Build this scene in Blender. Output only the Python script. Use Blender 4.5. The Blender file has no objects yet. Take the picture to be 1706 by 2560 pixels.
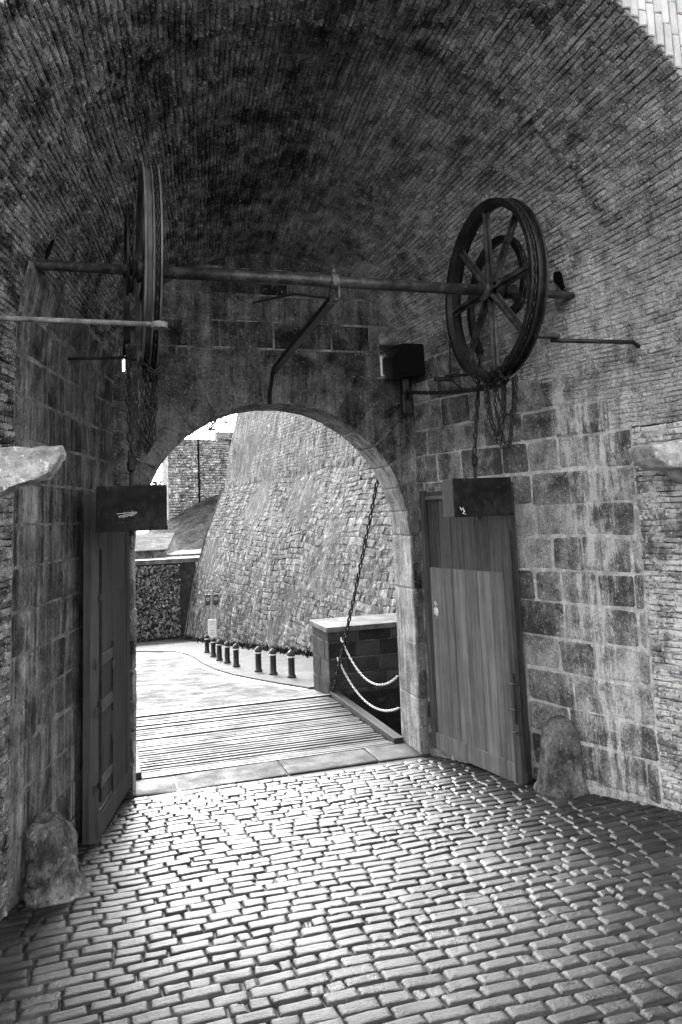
import bpy, bmesh, math, random
import numpy as np
from mathutils import Vector, Matrix, noise
random.seed(7); RNG = np.random.RandomState(7)
SC = bpy.context.scene
COL = SC.collection
PI = math.pi

# ------------------------------------------------------------------ camera
cd = bpy.data.cameras.new('camera'); cam = bpy.data.objects.new('camera', cd); COL.objects.link(cam)
yaw, pitch, roll = [math.radians(a) for a in (17.6, 7.2, 2.2)]
F = Vector((math.sin(yaw)*math.cos(pitch), math.cos(yaw)*math.cos(pitch), math.sin(pitch)))
R0 = Vector((math.cos(yaw), -math.sin(yaw), 0)); U0 = R0.cross(F)
R = math.cos(roll)*R0 - math.sin(roll)*U0; U = math.sin(roll)*R0 + math.cos(roll)*U0
M = Matrix((R, U, -F)).transposed().to_4x4(); M.translation = Vector((0, 0, 2.5))
cam.matrix_world = M
cd.sensor_fit = 'HORIZONTAL'; cd.sensor_width = 36; cd.lens = 1903/1706*36
cd.shift_y = -234/1706; cd.clip_end = 2000; cd.clip_start = 0.05
SC.camera = cam

# ------------------------------------------------------------------ world and sun
SUN_EL, SUN_AZ = 32, 4       # azimuth measured clockwise from +Y
w = bpy.data.worlds.new('World'); SC.world = w; w.use_nodes = True
nt = w.node_tree; nt.nodes.clear()
sky = nt.nodes.new('ShaderNodeTexSky'); sky.sky_type = 'NISHITA'; sky.sun_disc = False
sky.sun_elevation = math.radians(SUN_EL); sky.sun_rotation = math.radians(SUN_AZ)
sky.air_density = 1.5; sky.dust_density = 4.0
bw = nt.nodes.new('ShaderNodeRGBToBW'); bg = nt.nodes.new('ShaderNodeBackground'); bg.inputs[1].default_value = 0.15
wo = nt.nodes.new('ShaderNodeOutputWorld')
nt.links.new(sky.outputs[0], bw.inputs[0]); nt.links.new(bw.outputs[0], bg.inputs[0]); nt.links.new(bg.outputs[0], wo.inputs[0])
sl = bpy.data.lights.new('sun', 'SUN'); sl.energy = 0.5; sl.angle = math.radians(16); sl.color = (1, 1, 1)
so = bpy.data.objects.new('sun', sl); COL.objects.link(so)
az = math.radians(SUN_AZ); el = math.radians(SUN_EL)
sd = Vector((math.sin(az)*math.cos(el), math.cos(az)*math.cos(el), math.sin(el)))
so.rotation_euler = sd.to_track_quat('Z', 'Y').to_euler()
SC.view_settings.view_transform = 'Standard'; SC.view_settings.look = 'None'
SC.view_settings.exposure = 3.0; SC.view_settings.gamma = 1.0
try:
    SC.cycles.use_denoising = True
    SC.cycles.max_bounces = 8; SC.cycles.diffuse_bounces = 5
except Exception: pass

# ------------------------------------------------------------------ object helpers
def obj(name, verts, faces, m, parent=None, smooth=False, vcol=None):
    me = bpy.data.meshes.new(name); me.from_pydata([tuple(v) for v in verts], [], [tuple(f) for f in faces])
    if smooth: me.polygons.foreach_set('use_smooth', [True]*len(me.polygons))
    if vcol is not None:
        a = me.attributes.new('tone', 'FLOAT', 'POINT'); a.data.foreach_set('value', np.asarray(vcol, dtype=np.float32))
    me.materials.append(m); me.update()
    o = bpy.data.objects.new(name, me); COL.objects.link(o)
    if parent: o.parent = parent
    return o
def tag(o, label=None, cat=None, group=None, kind=None):
    if label: o['label'] = label
    if cat: o['category'] = cat
    if group: o['group'] = group
    if kind: o['kind'] = kind
    return o
def thing(name, label, cat, loc=(0, 0, 0), group=None):
    o = bpy.data.objects.new(name, None); o.empty_display_size = .1; COL.objects.link(o); o.location = loc
    return tag(o, label, cat, group)
def recentre(o, p):
    """put the origin of a top-level mesh at p without moving it"""
    p = Vector(p); o.data.transform(Matrix.Translation(-p)); o.location = p; return o

class MB:
    def __init__(s): s.v = []; s.f = []; s.t = []
    def add(s, v, f, tone=.5):
        n = len(s.v); s.v.extend([tuple(p) for p in v]); s.f.extend([tuple(i+n for i in q) for q in f]); s.t.extend([tone]*len(v)); return s
    def box(s, x0, x1, y0, y1, z0, z1, b=0.0, M=None, tone=.5):
        if b <= 0:
            v = [(x, y, z) for z in (z0, z1) for y in (y0, y1) for x in (x0, x1)]
            f = [(0, 2, 3, 1), (4, 5, 7, 6), (0, 1, 5, 4), (2, 6, 7, 3), (0, 4, 6, 2), (1, 3, 7, 5)]
        else:
            bm = bmesh.new(); bmesh.ops.create_cube(bm, size=1)
            for q in bm.verts: q.co = Vector(((x0+x1)/2+q.co.x*(x1-x0), (y0+y1)/2+q.co.y*(y1-y0), (z0+z1)/2+q.co.z*(z1-z0)))
            bmesh.ops.bevel(bm, geom=bm.edges[:], offset=b, segments=2, affect='EDGES', profile=.6)
            bm.verts.ensure_lookup_table(); v = [q.co.copy() for q in bm.verts]; f = [[q.index for q in g.verts] for g in bm.faces]; bm.free()
        if M is not None: v = [M @ Vector(p) for p in v]
        return s.add(v, f, tone)
    def tube(s, pts, r, n=8, caps=True, tone=.5):
        pts = [Vector(p) for p in pts]; rs = r if hasattr(r, '__len__') else [r]*len(pts)
        v = []; prev = None
        for i, p in enumerate(pts):
            d = (pts[min(i+1, len(pts)-1)] - pts[max(i-1, 0)]).normalized()
            if prev is None: a = d.orthogonal().normalized()
            else: a = (prev - d*prev.dot(d)).normalized()
            prev = a; b = d.cross(a)
            for k in range(n):
                t = 2*PI*k/n; v.append(p + rs[i]*(math.cos(t)*a + math.sin(t)*b))
        f = [(i*n+k, i*n+(k+1) % n, (i+1)*n+(k+1) % n, (i+1)*n+k) for i in range(len(pts)-1) for k in range(n)]
        if caps: f += [tuple(range(n-1, -1, -1)), tuple(range((len(pts)-1)*n, len(pts)*n))]
        return s.add(v, f, tone)
    def lathe(s, prof, org, axis='Z', n=32, a0=0, a1=2*PI, closed=False):
        """prof list of (r, h)"""
        full = abs(a1-a0-2*PI) < 1e-6; m = n if full else n+1; v = []
        for i in range(m):
            t = a0+(a1-a0)*i/n
            for r, h in prof:
                c, q = r*math.cos(t), r*math.sin(t)
                v.append({'Z': (c, q, h), 'X': (h, c, q), 'Y': (q, h, c)}[axis])
        v = [(p[0]+org[0], p[1]+org[1], p[2]+org[2]) for p in v]; k = len(prof); f = []
        for i in range(n):
            a, b = i*k, ((i+1) % m)*k
            for j in range(k if closed else k-1):
                j2 = (j+1) % k; f.append((a+j, b+j, b+j2, a+j2))
        return s.add(v, f)
    def prism(s, poly, y0, y1, fn=None, tone=.5):
        """poly in (x,z), extruded y0..y1"""
        n = len(poly); v = [(x, y0, z) for x, z in poly] + [(x, y1, z) for x, z in poly]
        f = [tuple(range(n)), tuple(range(2*n-1, n-1, -1))] + [(i, i+n, (i+1) % n+n, (i+1) % n) for i in range(n)]
        if fn: v = [fn(*p) for p in v]
        return s.add(v, f, tone)
    def build(s, name, m, parent=None, smooth=False, tone=False):
        return obj(name, s.v, s.f, m, parent, smooth, s.t if tone else None)

# ------------------------------------------------------------------ materials (all neutral grey: the place is seen in black and white)
def mat(name, lo, hi, scale=6, bump=.3, rough=.8, rough2=None, tone=0.0, streak=0.0, streak_scale=9, spec=.4,
        speck=0.0, speck_scale=60, stain=None, bscale=None, metal=0.0, grain=None, coat=0.0, bdist=.02, patch=None, gam=None):
    m = bpy.data.materials.new(name); m.use_nodes = True; nt = m.node_tree; N = nt.nodes; L = nt.links
    bs = N['Principled BSDF']; bs.inputs['Specular IOR Level'].default_value = spec; bs.inputs['Metallic'].default_value = metal
    tc = N.new('ShaderNodeTexCoord'); P = tc.outputs['Object']
    def math_(op, a, b, clamp=False):
        n = N.new('ShaderNodeMath'); n.operation = op; n.use_clamp = clamp
        for i, x in enumerate((a, b)):
            if x is None: continue
            if hasattr(x, 'is_linked'): L.new(x, n.inputs[i])
            else: n.inputs[i].default_value = x
        return n.outputs[0]
    def nz(sc, det=6, ro=.6, vec=None, dist=0.0):
        n = N.new('ShaderNodeTexNoise'); n.inputs['Scale'].default_value = sc; n.inputs['Detail'].default_value = det
        n.inputs['Roughness'].default_value = ro; n.inputs['Distortion'].default_value = dist
        L.new(vec if vec is not None else P, n.inputs['Vector']); return n.outputs['Fac']
    def ramp(fac, a, b):
        n = N.new('ShaderNodeMapRange'); n.inputs['From Min'].default_value = a; n.inputs['From Max'].default_value = b; L.new(fac, n.inputs['Value']); return n.outputs[0]
    def mapping(sx, sy, sz):
        n = N.new('ShaderNodeMapping'); n.inputs['Scale'].default_value = (sx, sy, sz); L.new(P, n.inputs['Vector']); return n.outputs[0]
    f = ramp(nz(scale, 8, .68), .32, .68)
    if grain: f = math_('ADD', math_('MULTIPLY', f, .4), math_('MULTIPLY', ramp(nz(1, 6, .6, mapping(*grain)), .3, .7), .6))
    if tone:
        at = N.new('ShaderNodeAttribute'); at.attribute_name = 'tone'
        f = math_('ADD', math_('MULTIPLY', f, 1-tone), math_('MULTIPLY', at.outputs['Fac'], tone))
    if streak:
        s1 = ramp(nz(streak_scale, 5, .7, mapping(1, 1, .07)), .45, .75)
        f = math_('ADD', f, math_('MULTIPLY', s1, streak))
        s2 = ramp(nz(streak_scale*.8, 5, .7, mapping(1.1, 1.1, .09)), .5, .75)
        f = math_('SUBTRACT', f, math_('MULTIPLY', s2, streak*.7))
    if speck:
        s3 = ramp(nz(speck_scale, 3, .7), .55, .7); f = math_('SUBTRACT', f, math_('MULTIPLY', s3, speck))
        s4 = ramp(nz(speck_scale*.63, 3, .7, mapping(1.3, 1.2, 1.1)), .58, .7); f = math_('ADD', f, math_('MULTIPLY', s4, speck))
    if patch:
        pz = ramp(nz(patch[0], 6, .65, None, .6), .50, .62); f = math_('SUBTRACT', f, math_('MULTIPLY', pz, patch[1]))
        pz = ramp(nz(patch[0]*1.7, 6, .65, mapping(1, 1.1, .8), .6), .56, .68); f = math_('ADD', f, math_('MULTIPLY', pz, patch[1]*.8))
    if stain:
        # a whitish lime run: (centre y, half width, strength)
        cy, hw, st = stain[:3]
        sp = N.new('ShaderNodeSeparateXYZ'); L.new(P, sp.inputs[0])
        wob = math_('MULTIPLY', math_('SUBTRACT', nz(1.6, 5, .7), .5), .55)
        d = math_('ABSOLUTE', math_('ADD', math_('SUBTRACT', sp.outputs[1], cy), wob), None)
        k = ramp(d, hw, hw*.3); k = math_('MULTIPLY', k, ramp(nz(9, 7, .8, mapping(1, 1, .14)), .44, .60)); k = math_('MULTIPLY', k, ramp(nz(3.3, 6, .8), .36, .6))
        if len(stain) > 3: k = math_('MULTIPLY', k, math_('MULTIPLY', ramp(sp.outputs[0], 2.3, 3.3), ramp(sp.outputs[2], 5.3, 4.4)))
        f = math_('ADD', f, math_('MULTIPLY', k, st))
    if gam is None and speck: gam = 1.45
    if gam: f = math_('POWER', math_('MAXIMUM', f, 0.0), gam)
    mx = N.new('ShaderNodeMapRange'); mx.inputs['To Min'].default_value = lo; mx.inputs['To Max'].default_value = hi; L.new(f, mx.inputs['Value'])
    mx.clamp = False
    c = math_('MAXIMUM', math_('MINIMUM', mx.outputs[0], .8), .008)
    L.new(c, bs.inputs['Base Color'])
    if rough2 is not None:
        r = N.new('ShaderNodeMapRange'); r.inputs['From Min'].default_value = .35; r.inputs['From Max'].default_value = .65
        r.inputs['To Min'].default_value = rough; r.inputs['To Max'].default_value = rough2; L.new(nz(2.2, 6, .7), r.inputs['Value']); L.new(r.outputs[0], bs.inputs['Roughness'])
    else: bs.inputs['Roughness'].default_value = rough
    if bump:
        b = N.new('ShaderNodeBump'); b.inputs['Strength'].default_value = bump; b.inputs['Distance'].default_value = bdist
        h = nz(bscale or scale*4, 8, .7) if not grain else nz(1, 6, .7, mapping(*[g*1.5 for g in grain]))
        L.new(h, b.inputs['Height']); L.new(b.outputs[0], bs.inputs['Normal'])
    return m
MM = dict(
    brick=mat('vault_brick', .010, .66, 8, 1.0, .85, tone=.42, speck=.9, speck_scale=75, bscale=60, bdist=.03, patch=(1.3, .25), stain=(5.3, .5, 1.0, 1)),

    brick_low=mat('wall_brick_lit_side', .16, 1.25, 6, 1, .85, gam=1.15, tone=.35, speck=.9, speck_scale=34, bscale=35, stain=(4.2, .5, .3), bdist=.03, patch=(2.5, .35)),  # right wall bricks paled in colour to stand for light from the court

    brick_pale=mat('facade_brick_pale', .45, .8, 5, .6, .8, tone=.35, speck=.35, speck_scale=40, bscale=30),
    mortar_dark=mat('mortar_dark', .03, .2, 9, .8, .9, speck=.4),

    mortar=mat('mortar_lime', .3, .65, 8, .8, .9, streak=.4, speck=.3, bscale=40),
    ashlar_r=mat('ashlar_weathered_lit_side', .06, .70, 7, 1, .8, tone=.5, streak=.2, streak_scale=11, speck=.85, speck_scale=70, stain=(5.45, .42, 1.5), bscale=50, bdist=.035, patch=(3, .3)),  # right wall blocks: weathering, plus court light put in as a brighter colour

    mortar_r=mat('mortar_lime_run', .36, .85, 9, 1, .9, speck=.5, speck_scale=30, stain=(5.45, .5, .6), bscale=40, patch=(3, .3)),

    ashlar_l=mat('ashlar_streaked_shade_side', .010, .22, 4, 1, .75, tone=.3, streak=.9, streak_scale=12, speck=.6, speck_scale=50, stain=(5.55, .22, 1.0), bscale=38, bdist=.03, patch=(2, .3)),  # left wall blocks: real streaks, colour darkened to stand for weaker light

    mortar_l=mat('mortar_streaked_shade_side', .06, .27, 6, .8, .9, streak=.5, speck=.3, bscale=40),  # left mortar darkened in colour along with its blocks, same painted shade
    gatestone=mat('gate_wall_stone_sooty', .008, .26, 3.5, 1, .85, tone=.45, streak=.4, streak_scale=9, speck=.6, speck_scale=50, bscale=36, bdist=.03, patch=(1.9, .28), spec=.25),

    gatemortar=mat('gate_wall_mortar', .05, .36, 5, .8, .9, speck=.6, patch=(2, .4)),

    jamb=mat('arch_stone_worn', .03, .36, 4, 1, .8, tone=.25, streak=.7, streak_scale=12, speck=.6, bscale=36),

    sett=mat('granite_sett_wet', .006, .06, 4, .6, .25, rough2=.5, tone=.35, speck=.5, speck_scale=60, spec=.36, bscale=60, bdist=.012, patch=(1.2, .3)),

    joint=mat('sett_joint_grit', .005, .03, 8, 1.0, .35, rough2=.6, speck=.5, speck_scale=70, bscale=60),
    slab=mat('threshold_slab', .008, .06, 3, .8, .55, rough2=.85, tone=.4, speck=.7, spec=.22, bscale=40, bdist=.012, patch=(1.5, .5)),

    iron=mat('cast_iron_dark', .006, .036, 6, .5, .42, speck=.7, spec=.22, bscale=30, bdist=.006),

    iron_worn=mat('iron_worn_shaft', .010, .08, 7, .4, .42, speck=.8, speck_scale=35, spec=.35, bscale=30, bdist=.005),
    iron_pale=mat('iron_rod_limed', .08, .3, 9, .8, .8, speck=.4, bscale=30, bdist=.01),
    spoke_worn=mat('iron_spoke_worn', .014, .10, 6, .5, .5, speck=.6, speck_scale=30, spec=.2, bdist=.006),
    clampm=mat('clamp_scuffed', .03, .22, 12, .5, .5, speck=.8, speck_scale=40, spec=.4),
    rim_left=mat('iron_rim_scuffed', .008, .16, 5, .5, .5, grain=(30, 5, 5), spec=.4, bdist=.006),
    rimwood=mat('rim_timber', .05, .22, 5, .5, .6, grain=(14, 3, 3)),
    chain=mat('chain_iron', .004, .024, 20, .3, .4, spec=.30, bdist=.003),

    chain_pale=mat('chain_galvanised', .22, .5, 20, .2, .5, spec=.5, bdist=.003),

    weight=mat('counterweight_iron', .006, .028, 6, .5, .6, speck=.8, speck_scale=20, spec=.06, bdist=.005),

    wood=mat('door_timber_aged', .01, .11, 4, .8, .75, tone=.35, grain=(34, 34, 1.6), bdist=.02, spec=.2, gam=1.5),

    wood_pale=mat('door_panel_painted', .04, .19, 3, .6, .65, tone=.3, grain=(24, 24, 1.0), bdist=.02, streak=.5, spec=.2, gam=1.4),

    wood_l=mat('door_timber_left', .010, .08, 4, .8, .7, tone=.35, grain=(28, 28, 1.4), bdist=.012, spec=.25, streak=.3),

    plank=mat('bridge_plank_wet', .004, .085, 3, .8, .42, rough2=.75, tone=.5, grain=(1.6, 24, 24), spec=.22, bdist=.01, patch=(1.1, .3)),

    asphalt=mat('road_asphalt_wet', .010, .10, 1.1, .9, .5, rough2=.95, speck=.8, speck_scale=16, spec=.14, bscale=50, bdist=.015, patch=(.45, .35)),

    pave=mat('pavement_grit', .03, .10, 2, .6, .8, speck=.6, speck_scale=25, bscale=40, bdist=.01, spec=.2),

    paint=mat('road_paint_white', .6, .8, 8, .1, .5),
    moat=mat('moat_rubble', .006, .07, 4, .8, .85, tone=.5, speck=.6, spec=.2, bscale=12),
    bollard=mat('bollard_iron', .012, .03, 6, .1, .45, bdist=.003),
    band=mat('bollard_band', .55, .7, 6, .05, .4),
    bastion=mat('bastion_rubble', .012, .25, 3, .9, .85, tone=.4, streak=.5, streak_scale=4, speck=.9, speck_scale=7, bscale=9, bdist=.05, patch=(.6, .25)),

    bastion_up=mat('bastion_dressed', .02, .24, 2.5, .9, .85, tone=.25, streak=1.0, streak_scale=6, speck=.7, speck_scale=9, bscale=9, bdist=.05),

    tower=mat('tower_rubble', .04, .62, 2.2, .8, .85, tone=.3, streak=.25, streak_scale=2, speck=1.1, speck_scale=7, bscale=6, bdist=.08),

    ivy=mat('creeper_wall', .005, .05, 3, 1, .7, speck=.8, speck_scale=12, bscale=10, bdist=.08),
    coping=mat('coping_pale', .04, .20, 3, .5, .8, speck=.4, spec=.2),

    grass=mat('grass_bank', .015, .10, 3, .8, .9, speck=1.1, speck_scale=14, bscale=8, bdist=.15, spec=.1, patch=(.8, .5)),

    roofm=mat('grassy_roof', .02, .14, 2, .8, .9, speck=1.2, speck_scale=8, bscale=6, bdist=.12, spec=.1, patch=(.9, .5)),

    leaf=mat('leaf', .02, .06, 5, 0, .6), bark=mat('bark', .06, .15, 6, .5, .8),
    corbel=mat('corbel_stone', .2, .85, 7, 1, .8, speck=.7, speck_scale=28, bscale=20, bdist=.03),

    guard=mat('guard_stone', .02, .24, 4, 1, .8, speck=.5, speck_scale=45, bscale=25, patch=(3, .5), spec=.25),

    chalk=mat('chalk_white', .7, .8, 8, 0, .7), dark=mat('shade_dark', .002, .010, 5, .3, .95, spec=.04),
    signm=mat('sign_grey', .25, .35, 5, 0, .4), signw=mat('sign_white', .7, .8, 5, 0, .4), signd=mat('sign_dark', .04, .07, 5, 0, .4),
    rail=mat('railing_dark', .04, .08, 5, 0, .5),
)

# ------------------------------------------------------------------ surface coordinates of the passage
YG, YO = 7.65, 8.17           # inner and outer face of the gate wall
SPR, RM = 3.67, 2.05          # springing height, mean radius of the vault
YM = 3.88                     # mouth of the vault towards the court
ARC = RM*PI
def gz(y):
    if y < 7.45: return .09*(7.45-y) if y > 0 else .09*7.45
    if y < 10.6: return 0.0
    return -.105*(min(y, 36)-10.6)
def sec(t): return (.1-.2754*t, 3.26+.2924*t)
def tun(t, s):
    """t metres in front of the gate wall, s metres up the right wall, over the vault and down the left wall"""
    xl, xr = sec(t); cx, r = (xl+xr)/2, (xr-xl)/2; y = YG-t
    if s < SPR: return Vector((xr, y, s)), Vector((-.96, -.28, 0))
    if s > SPR+ARC: return Vector((xl, y, 2*SPR+ARC-s)), Vector((.963, -.27, 0))
    a = (s-SPR)/RM
    return Vector((cx+r*math.cos(a), y, SPR+r*math.sin(a))), Vector((-math.cos(a)*.96, -.27, -math.sin(a)*.96))

def tunw(t, s):
    return tun(t, s+.015*noise.noise(Vector((t*1.2, s*.8, 31)))+.005*noise.noise(Vector((t*5, s*5, 14))))

def block(mb, fn, u0, u1, v0, v1, h, g=.006, nu=3, nv=3, jit=.004, rough=.003, edge=.25, tone=None, round_=.012, support=False, hv=.35):
    """one stone: a slightly domed, irregular slab on the surface fn(u, v)"""
    u0 += g; u1 -= g; v0 += g; v1 -= g
    if u1-u0 < .01 or v1-v0 < .01: return
    eu = min(round_/(u1-u0), .3); ev = min(round_/(v1-v0), .3)
    if support: us = [0, eu, 2.6*eu, .5, 1-2.6*eu, 1-eu, 1]; vs = [0, ev, min(2.6*ev, .42), .5, 1-min(2.6*ev, .42), 1-ev, 1]
    else: us, vs = None, None
    if not support: us = [0, eu] + [eu+(1-2*eu)*k/(nu-2) for k in range(1, nu-2)] + [1-eu, 1]
    if not support: vs = [0, ev] + [ev+(1-2*ev)*k/(nv-2) for k in range(1, nv-2)] + [1-ev, 1]
    cj = RNG.uniform(-jit, jit, (4, 2)); hj = RNG.uniform(-hv, hv)*h; tl = RNG.uniform(-.57, .57, 2)*h*hv
    v = []; U_, V_ = len(us), len(vs)
    rn = RNG.uniform(-rough, rough, (U_, V_))
    for i, a in enumerate(us):
        for j, b in enumerate(vs):
            du = (1-a)*(1-b)*cj[0, 0]+a*(1-b)*cj[1, 0]+(1-a)*b*cj[2, 0]+a*b*cj[3, 0]
            dv = (1-a)*(1-b)*cj[0, 1]+a*(1-b)*cj[1, 1]+(1-a)*b*cj[2, 1]+a*b*cj[3, 1]
            p, n = fn(u0+a*(u1-u0)+du, v0+b*(v1-v0)+dv)
            e = (i in (0, U_-1)) + (j in (0, V_-1))
            hh = h+hj+tl[0]*(a-.5)*2+tl[1]*(b-.5)*2
            hh = hh*(1, edge+.35, edge)[e]+rn[i, j]*(1 if e == 0 else .4)
            v.append(p+n*hh)
    base = len(v); ring = [(i, 0) for i in range(U_)]+[(U_-1, j) for j in range(1, V_)]+[(i, V_-1) for i in range(U_-2, -1, -1)]+[(0, j) for j in range(V_-2, 0, -1)]
    for i, j in ring:
        a, b = us[i], vs[j]; p, n = fn(u0+a*(u1-u0), v0+b*(v1-v0)); v.append(p-n*.02)
    f = [(i*V_+j, (i+1)*V_+j, (i+1)*V_+j+1, i*V_+j+1) for i in range(U_-1) for j in range(V_-1)]
    n = len(ring)
    for k in range(n):
        a = ring[k][0]*V_+ring[k][1]; b = ring[(k+1) % n][0]*V_+ring[(k+1) % n][1]; f.append((a, base+k, base+(k+1) % n, b))
    mb.add(v, f, RNG.uniform(0, 1) if tone is None else tone)
def courses(mb, fn, ua, ub, va, vb, L, H, h, lj=.2, hj=0, limit=None, **kw):
    """running-bond courses; limit(v0,v1) may return a list of (u0,u1) intervals"""
    v = va; row = 0
    while v < vb-H*.3:
        hh = H*(1+RNG.uniform(-hj, hj)); v1 = min(v+hh, vb)
        if vb-v1 < H*.3: v1 = vb
        ivs = limit(v, v1) if limit else [(ua, ub)]
        for a, b in ivs:
            u = a-(L*.5 if row % 2 else 0)-RNG.uniform(0, L*.2)
            while u < b:
                l = L*(1+RNG.uniform(-lj, lj)); p, q = max(u, a), min(u+l, b)
                if q-p > L*.12: block(mb, fn, p, q, v, v1, h, **kw)
                u += l
        v = v1; row += 1
def sheet(fn, ua, ub, va, vb, nu, nv, off):
    v = []
    for i in range(nu+1):
        for j in range(nv+1):
            p, n = fn(ua+(ub-ua)*i/nu, va+(vb-va)*j/nv); v.append(p+n*off)
    f = [(i*(nv+1)+j, (i+1)*(nv+1)+j, (i+1)*(nv+1)+j+1, i*(nv+1)+j+1) for i in range(nu) for j in range(nv)]
    return v, f

# ------------------------------------------------------------------ gatehouse: walls, vault, gate wall, facade
G = thing('gatehouse', 'stone and brick gatehouse with splayed vaulted passage framing the arched gateway', 'gatehouse', (1.7, 6, 0))
G.location = (0, 0, 0)
TR, TL, TM = 2.6, 2.35, YG-YM
AS = 4.2
# right ashlar wall, brick beyond
def tb(v): return float(np.interp(v, [3.10, 3.4, 3.7, 3.95, 4.2], [2.6, 2.32, 2.05, 1.75, 1.35]))
def alim(v0, v1): return [(0, tb(v1)+.12*math.sin(v1*17) if v1 > 3.15 else TR)]
mb = MB(); courses(mb, tunw, 0, TR, -.02, AS, .42, .281, .011, limit=alim, hj=.06, lj=.35, g=.012, hv=.12, nu=5, nv=4, rough=.0025, round_=.02, jit=.013)
ra = mb.build('side_wall', MM['ashlar_r'], G, tone=True); tag(ra, 'side wall of pale blocks behind the lighter open door leaf')
v, f = sheet(tun, -.02, TR+.01, -.4, 3.12, 6, 24, .006); obj('mortar', v, f, MM['mortar_r'], ra)
v, f = sheet(tun, -.02, TR+.2, 3.12, AS+.02, 6, 12, -.004); obj('mortar', v, f, MM['mortar_r'], ra)
mb = MB(); courses(mb, tunw, TR, TM, 0, 3.10, .16, .043, .010, lj=.45, g=.002, nu=5, nv=3, rough=.006, round_=.011, jit=.007)
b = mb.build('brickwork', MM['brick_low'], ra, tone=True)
# left
SL0 = 2*SPR+ARC-AS
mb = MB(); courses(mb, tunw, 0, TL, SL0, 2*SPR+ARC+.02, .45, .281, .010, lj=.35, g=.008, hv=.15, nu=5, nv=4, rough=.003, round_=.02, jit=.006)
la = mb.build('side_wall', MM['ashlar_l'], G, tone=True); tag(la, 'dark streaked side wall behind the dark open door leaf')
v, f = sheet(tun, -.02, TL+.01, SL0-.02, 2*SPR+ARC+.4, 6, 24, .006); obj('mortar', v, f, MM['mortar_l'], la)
mb = MB(); courses(mb, tunw, TL, TM, SPR+ARC, 2*SPR+ARC, .16, .043, .011, lj=.45, g=.002, nu=5, nv=3, rough=.007, round_=.011, jit=.009)
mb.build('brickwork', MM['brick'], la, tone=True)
# vault bricks, pieces stepping round the ashlar zones
mb = MB()
def vlim(v0, v1):
    if v0 < AS-.01: return [(max(0, tb(min(v1+.28, AS-.01))-.14) if v1 < AS-.1 else 1.0, TM)]
    return [(0 if v1 < SL0+.01 else TL, TM)]
def tunv(t, s):
    s += .02*noise.noise(Vector((t*.9, s*.8, 30)))+.006*noise.noise(Vector((t*4, s*5, 13)))
    p, n = tun(t, s)
    k = noise.noise(Vector((t*1.3, s*1.1, 3)))*.03 + noise.noise(Vector((t*4, s*3, 9)))*.012 
    q = min(1, max(0, (s-4.1)/.6))*min(1, max(0, (SPR+ARC-.3-s)/.6)); k = k*(.25+.75*q)+(-.03*q if t < 2.75 else 0)
    return p+n*k, n
courses(mb, tunv, 0, TM, 3.10, SPR+ARC, .145, .0375, .009, lj=.45, limit=vlim, g=.0016, nu=4, nv=3, rough=.0055, round_=.008, jit=.0045, edge=.1)
mb.t = [min(1.25, max(0, t*.75+1.15*max(0, 1-(abs(p[2]-SPR)+max(0, 2.2-p[0])*.8)/3.2))) if p[0] > 1.7 else t*.62 for t, p in zip(mb.t, mb.v)]  # light painted into the tone: brighter low on the right, dimmer on the left
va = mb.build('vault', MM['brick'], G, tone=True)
v, f = sheet(tun, -.3, TM, -.6, 2*SPR+ARC+.6, 24, 160, -.055); obj('mortar', v, f, MM['mortar_dark'], va)
# gate wall -------------------------------------------------------------
CX, RA, ZC = 1.73, 1.43, 2.25
def gw(x, z): return Vector((x, YG, z)), Vector((0, -1, 0))
def glim(v0, v1):
    zz = v0
    if v1 <= ZC+.01 or v0 < ZC: hw = RA+.30 if v0 < ZC else RA
    if v0 < ZC: return [(-.4, CX-RA-.0), (CX+RA, 3.9)] if False else []
    k = 1.6**2-(zz-ZC)**2
    # slot openings for the lifting chains
    cuts = []
    if k > 0: hw = math.sqrt(k); cuts.append((CX-hw, CX+hw))
    if v1 > 3.98 and v0 < 4.33: cuts += [(.195, .228), (2.9, 3.10)]
    xs = [(-.3, 3.7)]
    for a, b in cuts:
        nx = []
        for p, q in xs:
            if b <= p or a >= q: nx.append((p, q)); continue
            if a > p: nx.append((p, a))
            if b < q: nx.append((b, q))
        xs = nx
    return xs
mb = MB(); courses(mb, gw, -.3, 3.7, ZC-.0, 5.6, .5, .285, .012, lj=.3, limit=glim, g=.009, hv=.15, nu=5, nv=4, rough=.005, round_=.02, jit=.008)
gwall = mb.build('gate_wall', MM['gatestone'], G, tone=True); tag(gwall, 'sooty inner face of the gate wall above the arch')
mb = MB()
ZT = 8.0
xs = sorted(set([-12, -3, -.4, .195, .228, CX-RA, CX+RA, 2.9, 3.10, 3.9, 8, 16] + [CX+RA*math.cos(PI*k/28) for k in range(29)]))
for a, b in zip(xs[:-1], xs[1:]):
    if b-a < 1e-5: continue
    mid = (a+b)/2
    def za(x): return ZC+math.sqrt(max(RA**2-(x-CX)**2, 0)) if abs(x-CX) < RA+1e-6 else -5
    if abs(mid-CX) < RA: segs = [(za(a), za(b), ZT, ZT)]
    else: segs = [(-5, -5, ZT, ZT)]
    if .195 < mid < .228 or 2.9 < mid < 3.1:
        lo = segs[0]; segs = [(lo[0], lo[1], 3.98, 3.98), (4.33, 4.33, ZT, ZT)]
    for p, q, r_, s_ in segs:
        mb.prism([(a, p), (b, q), (b, s_), (a, r_)], YG-.003, YO)
core = mb.build('wall_core', MM['gatemortar'], gwall)
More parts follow.
